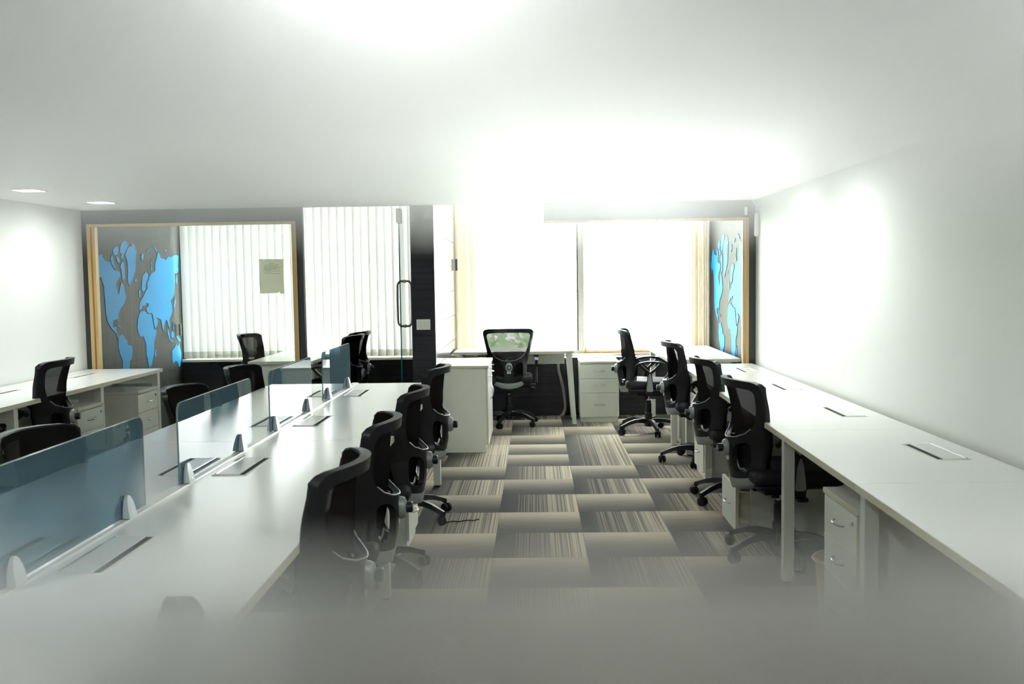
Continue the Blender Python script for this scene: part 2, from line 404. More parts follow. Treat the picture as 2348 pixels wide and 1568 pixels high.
# fixed strip beside the left door
def glass_door(name, hx, hy, ang, length, label, z1=2.075):
    t = empty(name, (hx, hy, 0), ang, label, 'door'); t['kind'] = 'structure'
    MB().box(-.0025, .0025, .012, length, .02, z1-.02).build('pane', 'glass', t)
    MB().box(-.005, .005, 0, .012, .02, z1-.12).build('polished_edge', 'glassedge', t)
    MB().box(-.022, .022, -.006, .14, z1-.125, z1-.005, r=.004).build('top_patch', 'metalwhite', t)
    MB().box(-.022, .022, -.006, .14, .005, .08, r=.004).build('bottom_patch', 'metalwhite', t)
    for s in (-1, 1):
        pth = []
        zc, hh, d = 1.255, .205, .062; y = length-.09
        pts = [(0, zc+hh), (.6*d, zc+hh), (d, zc+hh-.03), (d, zc-hh+.03), (.6*d, zc-hh), (0, zc-hh)]
        fine = []
        for i in range(len(pts)-1):
            for k in range(6): fine.append((lerp(pts[i][0], pts[i+1][0], k/6), lerp(pts[i][1], pts[i+1][1], k/6)))
        fine.append(pts[-1])
        for _ in range(2):
            fine = [fine[0]]+[((fine[i-1][0]+2*fine[i][0]+fine[i+1][0])/4, (fine[i-1][1]+2*fine[i][1]+fine[i+1][1])/4) for i in range(1, len(fine)-1)]+[fine[-1]]
        hb = MB().sweep([(s*(a+.003), y, b) for a, b in fine], .0105)
        for z in (zc+hh, zc-hh): hb.cyl((s*.003, y, z), (s*.010, y, z), .016)
        hb.build('pull_handle', 'steel', t, smooth=True)['label'] = 'tall brushed steel handle'
    return t
p0 = ony(917, 700, YP); p1 = ony(929, 720, YP+.8)
glass_door('door_1', p0.x, YP+.03, -math.atan2(p1.x-p0.x, .8), .80, 'open frameless glass door of the left cabin, seen edge on')

# ------------------------------------------------------------------ glass wall that the camera looks through
ZT = ony(1174, 450, .052).z; ZB = ony(1174, 1318, .052).z
gp = empty('partition_front', ((XL+XR)/2, .05, 0)); struct(gp, 'full width glass wall with bands of frosted film and a narrow clear strip'); gp['category'] = 'partition'
hw = (XR-XL)/2
MB().box(-hw, hw, 0, .004, ZB+.0002, ZT-.0002).build('clear_band', 'clear', gp)
MB().box(-hw, hw, 0, .004, ZT, ZC-.03).build('upper_frosted_band', 'film', gp)
MB().box(-hw, hw, 0, .004, .03, ZB).build('lower_frosted_band', 'film', gp)
MB().box(-hw, hw, -.02, .03, 0, .03).box(-hw, hw, -.02, .03, ZC-.03, ZC-.001).build('channel', 'alu', gp)

# ------------------------------------------------------------------ world map murals
OUT = dict(
 NA=[(685,625),(697,625),(697,592),(722,563),(752,622),(790,630),(812,680),(858,700),(862,732),(836,765),(828,805),(838,830),(850,868),(858,830),(868,775),(884,790),(896,845),(905,882),(892,925),(868,960),(850,1005),(848,1062),(838,1040),(815,1045),(808,1065),(812,1098),(826,1100),(830,1088),(836,1092),(832,1115),(842,1150),(855,1170),(848,1174),(832,1140),(800,1108),(785,1085),(770,1055),(758,985),(750,880),(745,810),(722,738),(705,742),(688,768),(682,764),(700,735),(690,738),(678,715),(677,690),(690,662)],
 GR=[(895,580),(905,555),(915,530),(925,520),(940,518),(942,500),(955,498),(968,512),(970,540),(980,545),(974,580),(972,640),(970,700),(948,755),(928,802),(915,760),(915,640),(905,605)],
 EL=[(862,520),(875,485),(897,476),(915,485),(918,510),(905,545),(890,575),(878,610),(865,600),(870,570),(858,560)],
 BA=[(868,640),(880,620),(890,650),(893,700),(895,745),(880,770),(875,735),(870,690),(862,665)],
 VI=[(790,600),(800,572),(812,600),(820,645),(828,680),(815,672),(800,640)],
 A2=[(806,545),(820,525),(830,515),(845,520),(850,550),(838,580),(815,580)],
 A3=[(830,585),(848,592),(862,620),(850,640),(838,620)],
 CU=[(840,1085),(848,1082),(860,1095),(875,1105),(868,1110),(852,1100)],
 SA=[(850,1176),(868,1152),(878,1150),(890,1165),(895,1180),(910,1190),(916,1225),(945,1235),(950,1260),(945,1320),(930,1345),(928,1393),(912,1480),(900,1505),(886,1480),(880,1340),(868,1310),(855,1270),(848,1235),(850,1200)],
 EA=[(1010,905),(1030,875),(1045,840),(1058,820),(1055,780),(1070,745),(1085,710),(1110,695),(1112,650),(1125,600),(1132,560),(1148,575),(1152,600),(1175,605),(1190,615),(1205,590),(1225,595),(1245,580),(1270,580),(1280,590),(1278,620),(1275,660),(1280,690),(1268,710),(1250,715),(1255,760),(1250,850),(1240,880),(1222,905),(1235,950),(1235,990),(1215,1045),(1222,1090),(1215,1105),(1205,1070),(1195,1045),(1188,1050),(1178,1080),(1175,1130),(1165,1100),(1155,1045),(1140,1035),(1120,1030),(1135,1050),(1128,1085),(1112,1110),(1104,1068),(1094,1008),(1088,996),(1066,996),(1054,984),(1048,960),(1062,950),(1067,930),(1047,925),(1042,945),(1027,940),(1015,965),(999,980),(1000,945)],
 AF=[(1005,988),(1035,980),(1058,1003),(1085,1005),(1098,1072),(1108,1118),(1123,1114),(1118,1160),(1105,1210),(1108,1265),(1098,1320),(1090,1370),(1072,1385),(1060,1330),(1050,1290),(1050,1240),(1040,1195),(1030,1160),(1010,1168),(995,1145),(985,1100),(988,1040)],
 MA=[(1112,1265),(1120,1245),(1122,1290),(1115,1320),(1110,1300)],
 SC=[(1015,825),(1020,740),(1040,700),(1062,715),(1062,738),(1048,775),(1043,825),(1028,845)],
 UK=[(995,840),(1003,825),(1009,850),(1008,880),(996,882)],
 IC=[(966,755),(980,750),(980,768),(970,775)],
 S1=[(1012,590),(1020,570),(1030,575),(1028,610),(1018,625)], S2=[(1050,555),(1060,535),(1070,540),(1062,565)],
 NZ=[(1080,640),(1088,605),(1090,612),(1084,650),(1092,690),(1082,690)], S3=[(1102,512),(1115,525),(1128,550),(1118,552)], S4=[(1178,545),(1195,540),(1188,560)],
 JA=[(1265,715),(1272,740),(1270,800),(1262,770)], J2=[(1255,880),(1262,920),(1250,970),(1246,950)],
 SU=[(1200,1100),(1215,1140),(1220,1180),(1240,1195),(1255,1205),(1235,1205),(1212,1180),(1203,1140)],
 BO=[(1228,1140),(1240,1120),(1252,1145),(1245,1175),(1230,1170)], PH=[(1238,1060),(1245,1085),(1250,1120),(1243,1110)],
 NG=[(1262,1160),(1280,1165),(1295,1185),(1300,1205),(1285,1200),(1270,1180)],
 AU=[(1235,1270),(1250,1250),(1265,1215),(1275,1235),(1285,1215),(1292,1250),(1302,1280),(1300,1320),(1295,1380),(1285,1385),(1275,1350),(1262,1340),(1240,1360),(1237,1320)])
Y0M = 9.3
mm_ = MB()
rnd = random.Random(3)
for k, pl in OUT.items():
    q = []
    for (a, b) in pl:
        p = onx(a/3.136, 400+b/3.136, XL); q.append((p.y-Y0M, p.z))
    # roughen the coast
    f = []
    for i in range(len(q)):
        a, b = Vector(q[i]), Vector(q[(i+1) % len(q)]); f.append((a.x, a.y)); L_ = (b-a).length
        if L_ > .05:
            nn = min(4, int(L_/.03))
            for j in range(1, nn):
                t = j/nn; nrm = Vector((-(b-a).y, (b-a).x))/L_; p = a.lerp(b, t)+nrm*rnd.uniform(-.006, .006); f.append((p.x, p.y))
    mm_.sheet(f, [], lambda a, b: Vector((0, a, b)), lambda a, b: Vector((.004, 0, 0)))
wm = mm_.build('world_map', 'blue'); wm.location = (XL+.0005, Y0M, 0)
tag(wm, 'blue world map applied to the grey wall of the left cabin', 'wall decal', 'world map murals')
wm2 = wm.copy(); COL.objects.link(wm2); wm2.location = (XR-.0005, 9.17, 0); wm2.rotation_euler = (0, 0, PI)
wm2['label'] = 'blue world map on the right cabin wall, partly cut off by the timber frame'

# ------------------------------------------------------------------ blinds
def blind(name, label, x0, x1, y, zt, zb, pitch, slat, ang, mat, hem=True, jit=.25, group=None):
    t = empty(name, ((x0+x1)/2, y, zt), 0, label, 'blind', group); c = (x0+x1)/2
    MB().box(x0-c, x1-c, -.02, .02, -.03, 0, r=.004).build('head_rail', 'frame', t)
    s_ = MB(); hm = MB(); n = int((x1-x0)/pitch)
    for i in range(n):
        x = x0-c+pitch*(i+.5); a = R(ang+random.uniform(-1, 1)*ang*jit); h = zt-zb-.035
        pts = []
        for k in range(7):
            u = (k/6-.5)*slat; bow = .006*(1-(2*k/6-1)**2)
            pts.append((x+u*math.cos(a)-bow*math.sin(a), u*math.sin(a)+bow*math.cos(a)))
        for (A_, z0, z1, off) in ((s_, -h+(.07 if hem else 0), -.03, 0), (hm, -h, -h+.07, 0)):
            if A_ is hm and not hem: continue
            rows = [[A_.b.verts.new((p[0], p[1]+off, z)) for p in pts] for z in (z0, z1)]
            for k in range(6): A_.b.faces.new((rows[0][k], rows[0][k+1], rows[1][k+1], rows[1][k]))
    s_.build('slats', mat, t, smooth=True)
    if hem:
        hm.build('hem_weights', 'weight', t, smooth=True)
        ch = MB()
        ch.box(x0-c, x1-c, -.003, -.001, -(zt-zb-.035)+.034, -(zt-zb-.035)+.037); ch.build('bead_chain', 'frame', t)
    else: hm.b.free()
    return t
blind('vertical_blind', 'closed white vertical blind across the left cabin window', XL+.05, -1.13 , 10.27, ZW+.03, .635, .083, .089, 20, 'blind')
blind('vertical_blind', 'cream vertical blind bunched at the left end of the right window', -.825, -.585, 10.25, ZW+.03, .66, .013, .085, 72, 'blindcream', hem=False, jit=.12)
blind('vertical_blind', 'cream vertical blind bunched against the right cabin wall', 1.62, 1.815, 10.25, ZW+.03, .66, .012, .085, 70, 'blindcream', hem=False, jit=.12)
# wall brackets
for (x, y_, z, lab) in ((XL+.03, 10.22, .98, 'small grey cord box at the left end of the closed blind'), (-.815, 10.2, 1.62, 'small grey cord box beside the bunched blind at the dividing wall')):
    tag(MB().box(-.012, .012, -.012, .012, -.06, .06, r=.003).build('cord_box', 'rim', loc=(x, y_, z)), lab, 'cord box')

# ------------------------------------------------------------------ chair
SCX = 1.0
WT = [(.38, .10), (.42, .155), (.46, .168), (.50, .174), (.62, .178), (.68, .192), (.73, .208), (.80, .220), (.90, .240), (.97, .245)]
ST = [(.38, .06), (.45, .10), (.55, .13), (.62, .145), (.70, .135), (.80, .115), (.90, .10), (.97, .095)]
YT = [(.36, -.245), (.42, -.262), (.50, -.278), (.60, -.288), (.70, -.285), (.80, -.285), (.90, -.295), (.97, -.305)]
def bsurf(x, z): return Vector((x, pw(YT, z)+pw(ST, z)*min(1.3, (abs(x)/pw(WT, z)))**2.0, z))
def mirror(h): return h+[(-a, b) for a, b in reversed(h) if abs(a) > 1e-6]
def dense(lp, d=.02):
    q = []
    for i in range(len(lp)):
        a, b = Vector(lp[i]), Vector(lp[(i+1) % len(lp)]); n = max(1, int((b-a).length/d))
        for k in range(n): p = a.lerp(b, k/n); q.append((p.x, p.y))
    return q
outer = mirror([(0, .965), (.12, .964), (.20, .960), (.228, .952), (.243, .935), (.246, .912), (.238, .87), (.224, .80), (.208, .73), (.193, .675), (.180, .62), (.174, .56), (.172, .50), (.168, .488), (.150, .464), (.115, .450), (.06, .440), (0, .436)])
win = mirror([(0, .926), (.12, .924), (.185, .919), (.203, .910), (.210, .893), (.202, .85), (.186, .79), (.166, .735), (.150, .712), (.118, .682), (.07, .661), (0, .653)])
slotR = roundloop([(.052, .60), (.085, .632), (.128, .638), (.137, .60), (.136, .53), (.126, .488), (.09, .478), (.050, .482), (.043, .53)], n=2)
slotL = [(-a, b) for a, b in reversed(slotR)]
silv = mirror([(0, .436), (.06, .440), (.115, .450), (.150, .464), (.170, .490), (.170, .462), (.155, .432), (.128, .406), (.08, .388), (0, .380)])
front = mirror([(0, .958), (.19, .955), (.225, .945), (.236, .915), (.222, .83), (.198, .72), (.172, .62), (.165, .52), (.155, .45), (0, .44)])

def make_chair():
    t = empty('office_chair', (0, 0, 0), 0, 'x', 'office chair')
    thk = lambda x, z: Vector((0, .034 if z > .915 else .026, 0))
    MB().sheet(dense(outer), [dense(win), slotR, slotL], bsurf, thk, step=.02).build('back_frame', 'black', t, smooth=True, angle=50)
    # rail bulge
    MB().sheet(silv, [], lambda x, z: bsurf(x, z)+Vector((0, -.004, 0)), lambda x, z: Vector((0, .045, 0)), step=.02).build('lower_trim', 'silver', t, smooth=True, angle=50)
    MB().sheet(dense(front), [], lambda x, z: bsurf(x, z)+Vector((0, .036+.03*max(0, (.75-z)/.3), 0)), lambda x, z: Vector((0, .002, 0)), step=.03).build('mesh_panel', 'mesh', t, smooth=True)
    rimp = [p for p in dense(win, .015) if p[1] < .735]
    rimp.sort(key=lambda p: p[0])
    MB().sweep([bsurf(a, b)+Vector((0, -.001, 0)) for a, b in rimp], .0034).build('rim', 'rim', t, smooth=True)
    kb = MB(); rot = Matrix.Translation(Vector((0, bsurf(0, .60).y, .597))) @ Matrix.Rotation(R(90), 4, 'X')
    kb.lathe([(.033, -.004), (.033, .008), (.029, .020), (.018, .026), (0, .027)], mtx=rot @ Matrix.Diagonal((1, 1.35, 1, 1)))
    k = kb.build('knob_mount', 'silver', t, smooth=True)
    kk = MB(); kk.lathe([(.022, .020), (.022, .046), (.019, .050), (.014, .050), (0, .050)], mtx=rot); kk.build('knob', 'black', k, smooth=True, angle=30)
    kf = MB(); kf.lathe([(.013, .050), (.013, .0525), (0, .053)], mtx=rot); kf.build('knob_face', 'silver', k, smooth=True)
    MB().box(-.019, .019, bsurf(0, .545).y-.0015, bsurf(0, .545).y+.001, .532, .556).build('label_sticker', 'label', t)
    lp = MB(); lp.lathe([(0, -.05), (.03, -.044), (.048, -.02), (.052, 0), (.048, .02), (.03, .044), (0, .05)], mtx=Matrix.Translation((0, -.205, .64)) @ Matrix.Diagonal((1.2, .35, .85, 1)))
    lp.cyl((-.03, -.25, .665), (.03, -.215, .665), .004); lp.build('lumbar_pad', 'rim', t, smooth=True)
    # spine bracket from seat to back
    MB().sweep([(0, -.05, .385), (0, -.15, .385), (0, -.215, .40), (0, -.235, .44), (0, -.25, .50)], lambda i: [(-.035, -.01), (.035, -.01), (.035, .01), (-.035, .01)], flat=(1, 0, 0)).build('back_bracket', 'black', t)
    # seat
    st = MB().box(-.245, .245, -.215, .265, .418, .498, r=.034, seg=4)
    for v in st.b.verts:
        f = max(0, (v.co.y-.13)/.135); v.co.z -= .022*f*f; v.co.x *= 1-.08*max(0, (-v.co.y-.05)/.17)
        v.co.z += .010*(abs(v.co.x)/.245)**2
    st.build('seat', 'fabric', t, smooth=True, angle=80)
    MB().box(-.215, .215, -.19, .235, .400, .424, r=.008).build('seat_pan', 'black', t)
    mc = MB().box(-.085, .085, -.11, .12, .345, .402, r=.012).box(-.045, .045, -.16, -.09, .362, .395, r=.008)
    mc.build('tilt_mechanism', 'black', t)
    lv = MB().sweep([(.07, .02, .375), (.15, .02, .372), (.215, .03, .362)], .006); lv.box(.20, .265, .0, .055, .345, .366, r=.008); lv.build('lever', 'black', t)
    tk = MB().cyl((0, -.02, .352), (0, -.02, .315), .022); tk.build('tension_knob', 'black', t, smooth=True)
    MB().cyl((0, 0, .20), (0, 0, .355), .014).build('gas_piston', 'chrome', t, smooth=True)
    MB().lathe([(.034, .085), (.034, .185), (.027, .187), (.027, .275), (.023, .277), (.023, .30)]).build('column_cover', 'black', t, smooth=True, angle=30)
    # arms
    for s in (-1, 1):
        a = MB()
        def pad(i):
            ww = (.014, .020, .023, .023, .020, .012)[i]; return [(-ww, -.009), (ww, -.009), (ww*.85, .009), (-ww*.85, .009)]
        a.sweep([(s*.272, -.125, .640), (s*.274, -.09, .662), (s*.276, -.03, .676), (s*.278, .04, .678), (s*.278, .10, .670), (s*.276, .135, .655)], pad, flat=(1, 0, 0))
        sec = lambda i: [(-.011, -.012), (.011, -.012), (.011, .012), (-.011, .012)]
        a.sweep([(s*.275, -.095, .655), (s*.277, -.045, .610), (s*.277, -.005, .578)], sec, flat=(1, 0, 0))
        a.sweep([(s*.278, .100, .663), (s*.278, .055, .615), (s*.277, .010, .578)], sec, flat=(1, 0, 0))
        pl = [(-.016, .588), (.018, .588), (.036, .42), (.030, .400), (-.030, .400), (-.036, .42)]
        a.sheet(pl, [], lambda y, z: Vector((s*.268, y, z)), lambda y, z: Vector((s*.014, 0, 0)))
        a.box(min(s*.09, s*.282), max(s*.09, s*.282), -.03, .03, .380, .402)
        ao = a.build('armrest', 'black', t)
        pl2 = roundloop([(-.010, .575), (.012, .575), (.030, .425), (.026, .41), (-.026, .41), (-.030, .425)], n=1)
        MB().sheet(pl2, [], lambda y, z: Vector((s*.2815, y, z)), lambda y, z: Vector((s*.004, 0, 0))).build('side_panel', 'silver', ao)
    # star base
    MB().lathe([(.0, .055), (.036, .060), (.042, .085), (.040, .118), (.035, .128)]).build('hub', 'black', t, smooth=True)
    for k in range(5):
        an = R(90+72*k); e = Matrix.Rotation(an, 4, 'Z')
        lg = MB(); P_ = [(.028, .108), (.08, .116), (.15, .116), (.21, .104), (.265, .084), (.298, .072), (.302, .058)]
        W_ = [.027, .025, .022, .020, .018, .018, .016]; H_ = [.022, .019, .016, .014, .013, .013, .010]
        lg.sweep([(a, 0, b) for a, b in P_], lambda i: [(-W_[i], -H_[i]), (W_[i], -H_[i]), (W_[i]*.55, H_[i]), (-W_[i]*.55, H_[i])], flat=(0, 1, 0))
        bmesh.ops.transform(lg.b, matrix=e, verts=lg.b.verts); lo = lg.build('leg', 'black', t, smooth=True, angle=35)
        cs = MB(); sw = Matrix.Translation((.30, 0, .028)) @ Matrix.Rotation(R(40+60*k), 4, 'Z')
        for s in (-1, 1):
            cs.lathe([(.0, -.011), (.020, -.011), (.0275, -.007), (.0275, .007), (.020, .010), (0, .010)], n=18, mtx=sw @ Matrix.Translation((.012, s*.0155, 0)) @ Matrix.Rotation(R(90), 4, 'X'))
        cs.cyl(sw @ Vector((.012, -.012, 0)), sw @ Vector((.012, .012, 0)), .007, n=10)
        cs.cyl((.302, 0, .03), (.302, 0, .062), .008, n=10)
        co = cs.build('caster', 'slot', lo, smooth=True, angle=35)
        co.matrix_local = e
    return t
# casters: the swivel matrix is applied on creation, hood strip follows it
chair = make_chair(); used = [False]
def CH(x, y, deg, label, group, base=0, sc=1.0):
    o = place(chair, used, (x, y, 0), R(deg), label, group, (sc, sc, sc))
    for ch in o.children:
        if ch.name.split('.')[0] == 'leg': ch.rotation_euler = (0, 0, R(base-deg))
gI = 'chairs along the aisle side of the long desk'; gR = 'chairs along the right wall desks'; gA = 'chairs on the far side of the long desk'
pre = 'black mesh office chair '
# base: heading of one leg of the star, measured so that legs point at base+90, +162 ... degrees
CH(-.275, 9.74, 3, pre+'seen square from behind at the desk under the bright window', 'cabin chairs', 18, 1.02)
CH(1.06, 9.16, -94, pre+'inside the right cabin, whole star base in view', 'cabin chairs', 45, 1.02)
CH(1.29, 7.68, -88, pre+'at the far end of the right wall desks, rim thin', gR, 18)
CH(1.30, 6.36, -84, pre+'second from the far end of the right wall desks', gR, 50, .98)
CH(1.265, 5.07, -82, pre+'at the right wall desks, behind the nearest desk leg', gR, 43, .98)
CH(-.815, 5.92, 87, pre+'in front of the white cabinet, farthest along the aisle side', gI, 22, .985)
CH(-.82, 4.75, 91, pre+'on the aisle side below a slotted back, third from the camera', gI, 22, .98)
CH(-.82, 3.74, 94, pre+'on the aisle side, lower half fading behind frosted film', gI, 30, .98)
CH(-.80, 2.89, 90, pre+'on the aisle side, only its upper back clear of the film', gI, 10, .98)
CH(-.82, 1.42, 92, pre+'nearest on the aisle side, only its rail tip showing', gI, 0, .98)
CH(-1.77, 3.70, -100, pre+'at the left edge behind the nearest tinted screen', gA, 0, .945)
CH(-1.74, 5.24, -98, pre+'behind the second tinted screen, beyond the long desk', gA, 0, .945)
CH(-1.79, 6.46, -100, pre+'beyond the long desk in front of the cabin glass', gA, 0, .945)
CH(-3.335, 6.23, 97, pre+'at the left wall desk, knob beside the pedestal', 'chairs at the left wall desks', 0, 1.03)
CH(-2.62, 9.50, -96, pre+'behind the left cabin desk against the blinds', 'cabin chairs')
CH(-1.93, 9.2, 84, pre+'in the left cabin, front one of the pair', 'cabin chairs')
CH(-1.97, 9.82, 80, pre+'in the left cabin, rear one of the pair', 'cabin chairs')

# ------------------------------------------------------------------ drawer pedestals (front faces local -y)
def make_ped(w_, d_, h_, key=True, openb=0.0, opent=0.0):
    t = empty('drawer_pedestal', (0, 0, 0), 0, 'x', 'drawer unit')
    a = w_/2
    b = MB().box(-a+.006, -a+.022, .02, d_, .05, h_-.024).box(a-.022, a-.006, .02, d_, .05, h_-.024).box(-a+.022, a-.022, d_-.016, d_, .05, h_-.024).box(-a+.022, a-.022, .02, d_-.016, .05, .066)
    b.box(-a+.022, a-.022, .03, d_-.02, h_-.03, h_-.024)
    b.build('carcass', 'side', t)
    MB().box(-a+.012, a-.012, .015, d_-.01, 0, .05).build('plinth', 'side', t)
    tp = MB().box(-a, a, -.004, d_+.004, h_-.022, h_, r=.002); tp.build('top', 'lam', t)
    MB().box(-a, a, -.0055, -.0042, h_-.021, h_-.001).build('top_edge', 'edge', t)
    hs = [(h_-.028-(h_-.078)*.27, h_-.028), (h_-.028-(h_-.078)*.54, h_-.031-(h_-.078)*.27), (.052, h_-.031-(h_-.078)*.54)]
    for i, (z0, z1) in enumerate(hs):
        o = openb if i == 2 else (opent if i == 0 else 0)
        dr = MB().box(-a+.004, a-.004, -o, .018-o, z0, z1, r=.0015).build('drawer', 'side', t)
        if o: MB().box(-a+.03, -a+.04, .018-o, d_*.6, z0+.03, z1-.03).box(a-.04, a-.03, .018-o, d_*.6, z0+.03, z1-.03).box(-a+.04, a-.04, .018-o, d_*.6, z0+.03, z0+.036).build('drawer_box', 'edge', dr)
        MB().box(a-.0045, a-.003, -o, .018-o, z0, z1).build('drawer_edge', 'edge', dr)
        zc = (z0+z1)/2+.005; hx = 0
        pts = [(-.055, 0), (-.052, -.012), (-.03, -.022), (0, -.026), (.03, -.022), (.052, -.012), (.055, 0)]
        MB().sweep([(hx+p[0], p[1]-o, zc) for p in pts], .0038).build('handle', 'chrome', dr, smooth=True)
        if i == 0 and key: MB().cyl((a-.045, -.003-o, z1-.035), (a-.045, .002-o, z1-.035), .009).cyl((a-.045, -.012-o, z1-.035), (a-.045, -.002-o, z1-.035), .003).build('lock', 'chrome', dr)
    return t
ped = make_ped(.40, .48, .62); pu = [False]
def PD(x, y, deg, label, group, z=0): place(ped, pu, (x, y, z), R(deg), label, group)
gp_ = 'white drawer pedestals'
# fronts: -y local. deg -90 -> front faces -x ; +90 -> front faces +x
PD(1.155, 3.70, -90, 'white three drawer pedestal beside the tan bin under the right desk', gp_)
PD(-.70, 5.41, 90, 'white drawer pedestal under the long desk beside the second aisle chair', gp_)
PD(-.66, 2.265, 90, 'white drawer pedestal under the near end of the long desk, veiled by film', gp_)
PD(-3.15, 7.79, 90, 'white drawer pedestal under the far end of the left wall desk', gp_)
PD(-3.15, 6.77, 90, 'white drawer pedestal with a keyed lock behind the left wall chair', gp_)
PD(1.25, 8.69, -90, 'white pedestal under the right cabin desk', gp_)
p2 = make_ped(.40, .48, .62, openb=.065); p2.location = (1.165, 5.56, 0); p2.rotation_euler = (0, 0, R(-90)); tag(p2, 'white pedestal with its bottom drawer pulled open behind the nearest right chair', 'drawer unit', gp_)
p4 = make_ped(.40, .48, .62, opent=.03); p4.location = (1.20, 7.18, 0); p4.rotation_euler = (0, 0, R(-90)); tag(p4, 'white pedestal between the two far desk legs on the right', 'drawer unit', gp_)
p3 = make_ped(.40, .45, .62, key=False); p3.location = (.645, 9.855, 0); tag(p3, 'white three drawer unit standing free below the window mullion, facing the aisle', 'drawer unit', gp_)

# ------------------------------------------------------------------ cable flap
def flap(parent, x0, x1, y0, y1, z, side):
    """side: +1 slot at the +x edge"""
    f = MB(); t = .006; zt = z+.0022
    f.box(x0, x1, y0, y0+t, z-.001, zt).box(x0, x1, y1-t, y1, z-.001, zt).box(x0, x0+t, y0+t, y1-t, z-.001, zt).box(x1-t, x1, y0+t, y1-t, z-.001, zt)
    fr = f.build('cable_flap', 'metalwhite', parent)
    sl = .018; off = .012
    if side > 0: MB().box(x1-off-sl, x1-off, y0+.014, y1-.014, z-.0005, z+.0012).build('slot', 'slot', fr); a, b = x0+.014, x1-off-sl-.002
    else: MB().box(x0+off, x0+off+sl, y0+.014, y1-.014, z-.0005, z+.0012).build('slot', 'slot', fr); a, b = x0+off+sl+.002, x1-.014
    MB().box(a, b, y0+.014, y1-.014, z, z+.0035, r=.001).build('lid', 'alu', fr)
    k = a if side > 0 else b
    MB().box(k-.004, k+.004, y0+.014, y1-.014, z+.0035, z+.006, r=.001).build('hinge', 'chrome', fr)
# ------------------------------------------------------------------ desks
def top(t, corners, z, th=.028, names=('tabletop', 'edge_band')):
    q = corners
    MB().sheet(q, [], lambda a, b: Vector((a, b, z-th)), lambda a, b: Vector((0, 0, th))).build(names[0], 'lam', t)
    c = Vector((sum(p[0] for p in q)/len(q), sum(p[1] for p in q)/len(q)))
    e = MB(); n = len(q)
    for i in range(n):
        a, b = Vector(q[i]), Vector(q[(i+1) % n]); d = (b-a).normalized(); nrm = Vector((d.y, -d.x))
        if nrm.dot((a+b)/2-c) < 0: nrm = -nrm
        p = [a, b, b+nrm*.0012, a+nrm*.0012]
        vs = [e.b.verts.new((v.x, v.y, zz)) for zz in (z-th+.0006, z-.0012) for v in p]
        for fc in ((0, 1, 2, 3), (7, 6, 5, 4), (0, 4, 5, 1), (1, 5, 6, 2), (2, 6, 7, 3), (3, 7, 4, 0)): e.b.faces.new([vs[i] for i in fc])
    e.build(names[1], 'edge', t)['label'] = 'cream edge band'
ZD = .74
seams = [1.02, 2.21, 3.40, 4.585, 5.77, 6.95, 8.095]
labs = ['white right wall desk nearest the camera, veiled by film', 'white right wall desk whose top fills the lower right corner', 'white right wall desk over the tan bin and pedestal',
        'white right wall desk with the nearest right chair pushed under it', 'white right wall desk in the middle of the run', 'white right wall desk at the far end by the cabin glass']
for i in range(6):
    y0, y1 = seams[i], seams[i+1]; yc = (y0+y1)/2; xf = lambda y: 1.058+.0165*y
    t = empty('desk', (1.45, yc, 0), 0, labs[i], 'desk', 'white desks along the right wall')
    L = lambda x, y: (x-1.45, y-yc)
    top(t, [L(xf(y0), y0+.0015), L(XR-.035, y0+.0015), L(XR-.035, y1-.0015), L(xf(y1), y1-.0015)], ZD)
    def legset(yy):
        xl = xf(yy)+.035
        MB().box(xl-1.45, xl+.05-1.45, yy-yc-.025, yy-yc+.025, .012, ZD-.03, r=.002).build('leg', 'metalwhite', t)
        MB().box(XR-.10-1.45, XR-.05-1.45, yy-yc-.025, yy-yc+.025, .012, ZD-.03, r=.002).build('leg', 'metalwhite', t)
        MB().box(xl+.051-1.45, XR-.101-1.45, yy-yc-.02, yy-yc+.02, ZD-.09, ZD-.03).build('crossbar', 'metalwhite', t)
        MB().cyl((xl+.025-1.45, yy-yc, 0), (xl+.025-1.45, yy-yc, .012), .018).build('levelling_foot', 'slot', t)
    legset(y0+.028 if i else y0+.03)
    if i == 5: legset(7.95)
    MB().box(xf(yc)+.12-1.45, xf(yc)+.16-1.45, y0-yc+.06, y1-yc-.06, ZD-.055, ZD-.03).build('beam', 'metalwhite', t)
    if i: flap(t, 1.565-1.45, 1.70-1.45, -.18, .185, ZD, -1)

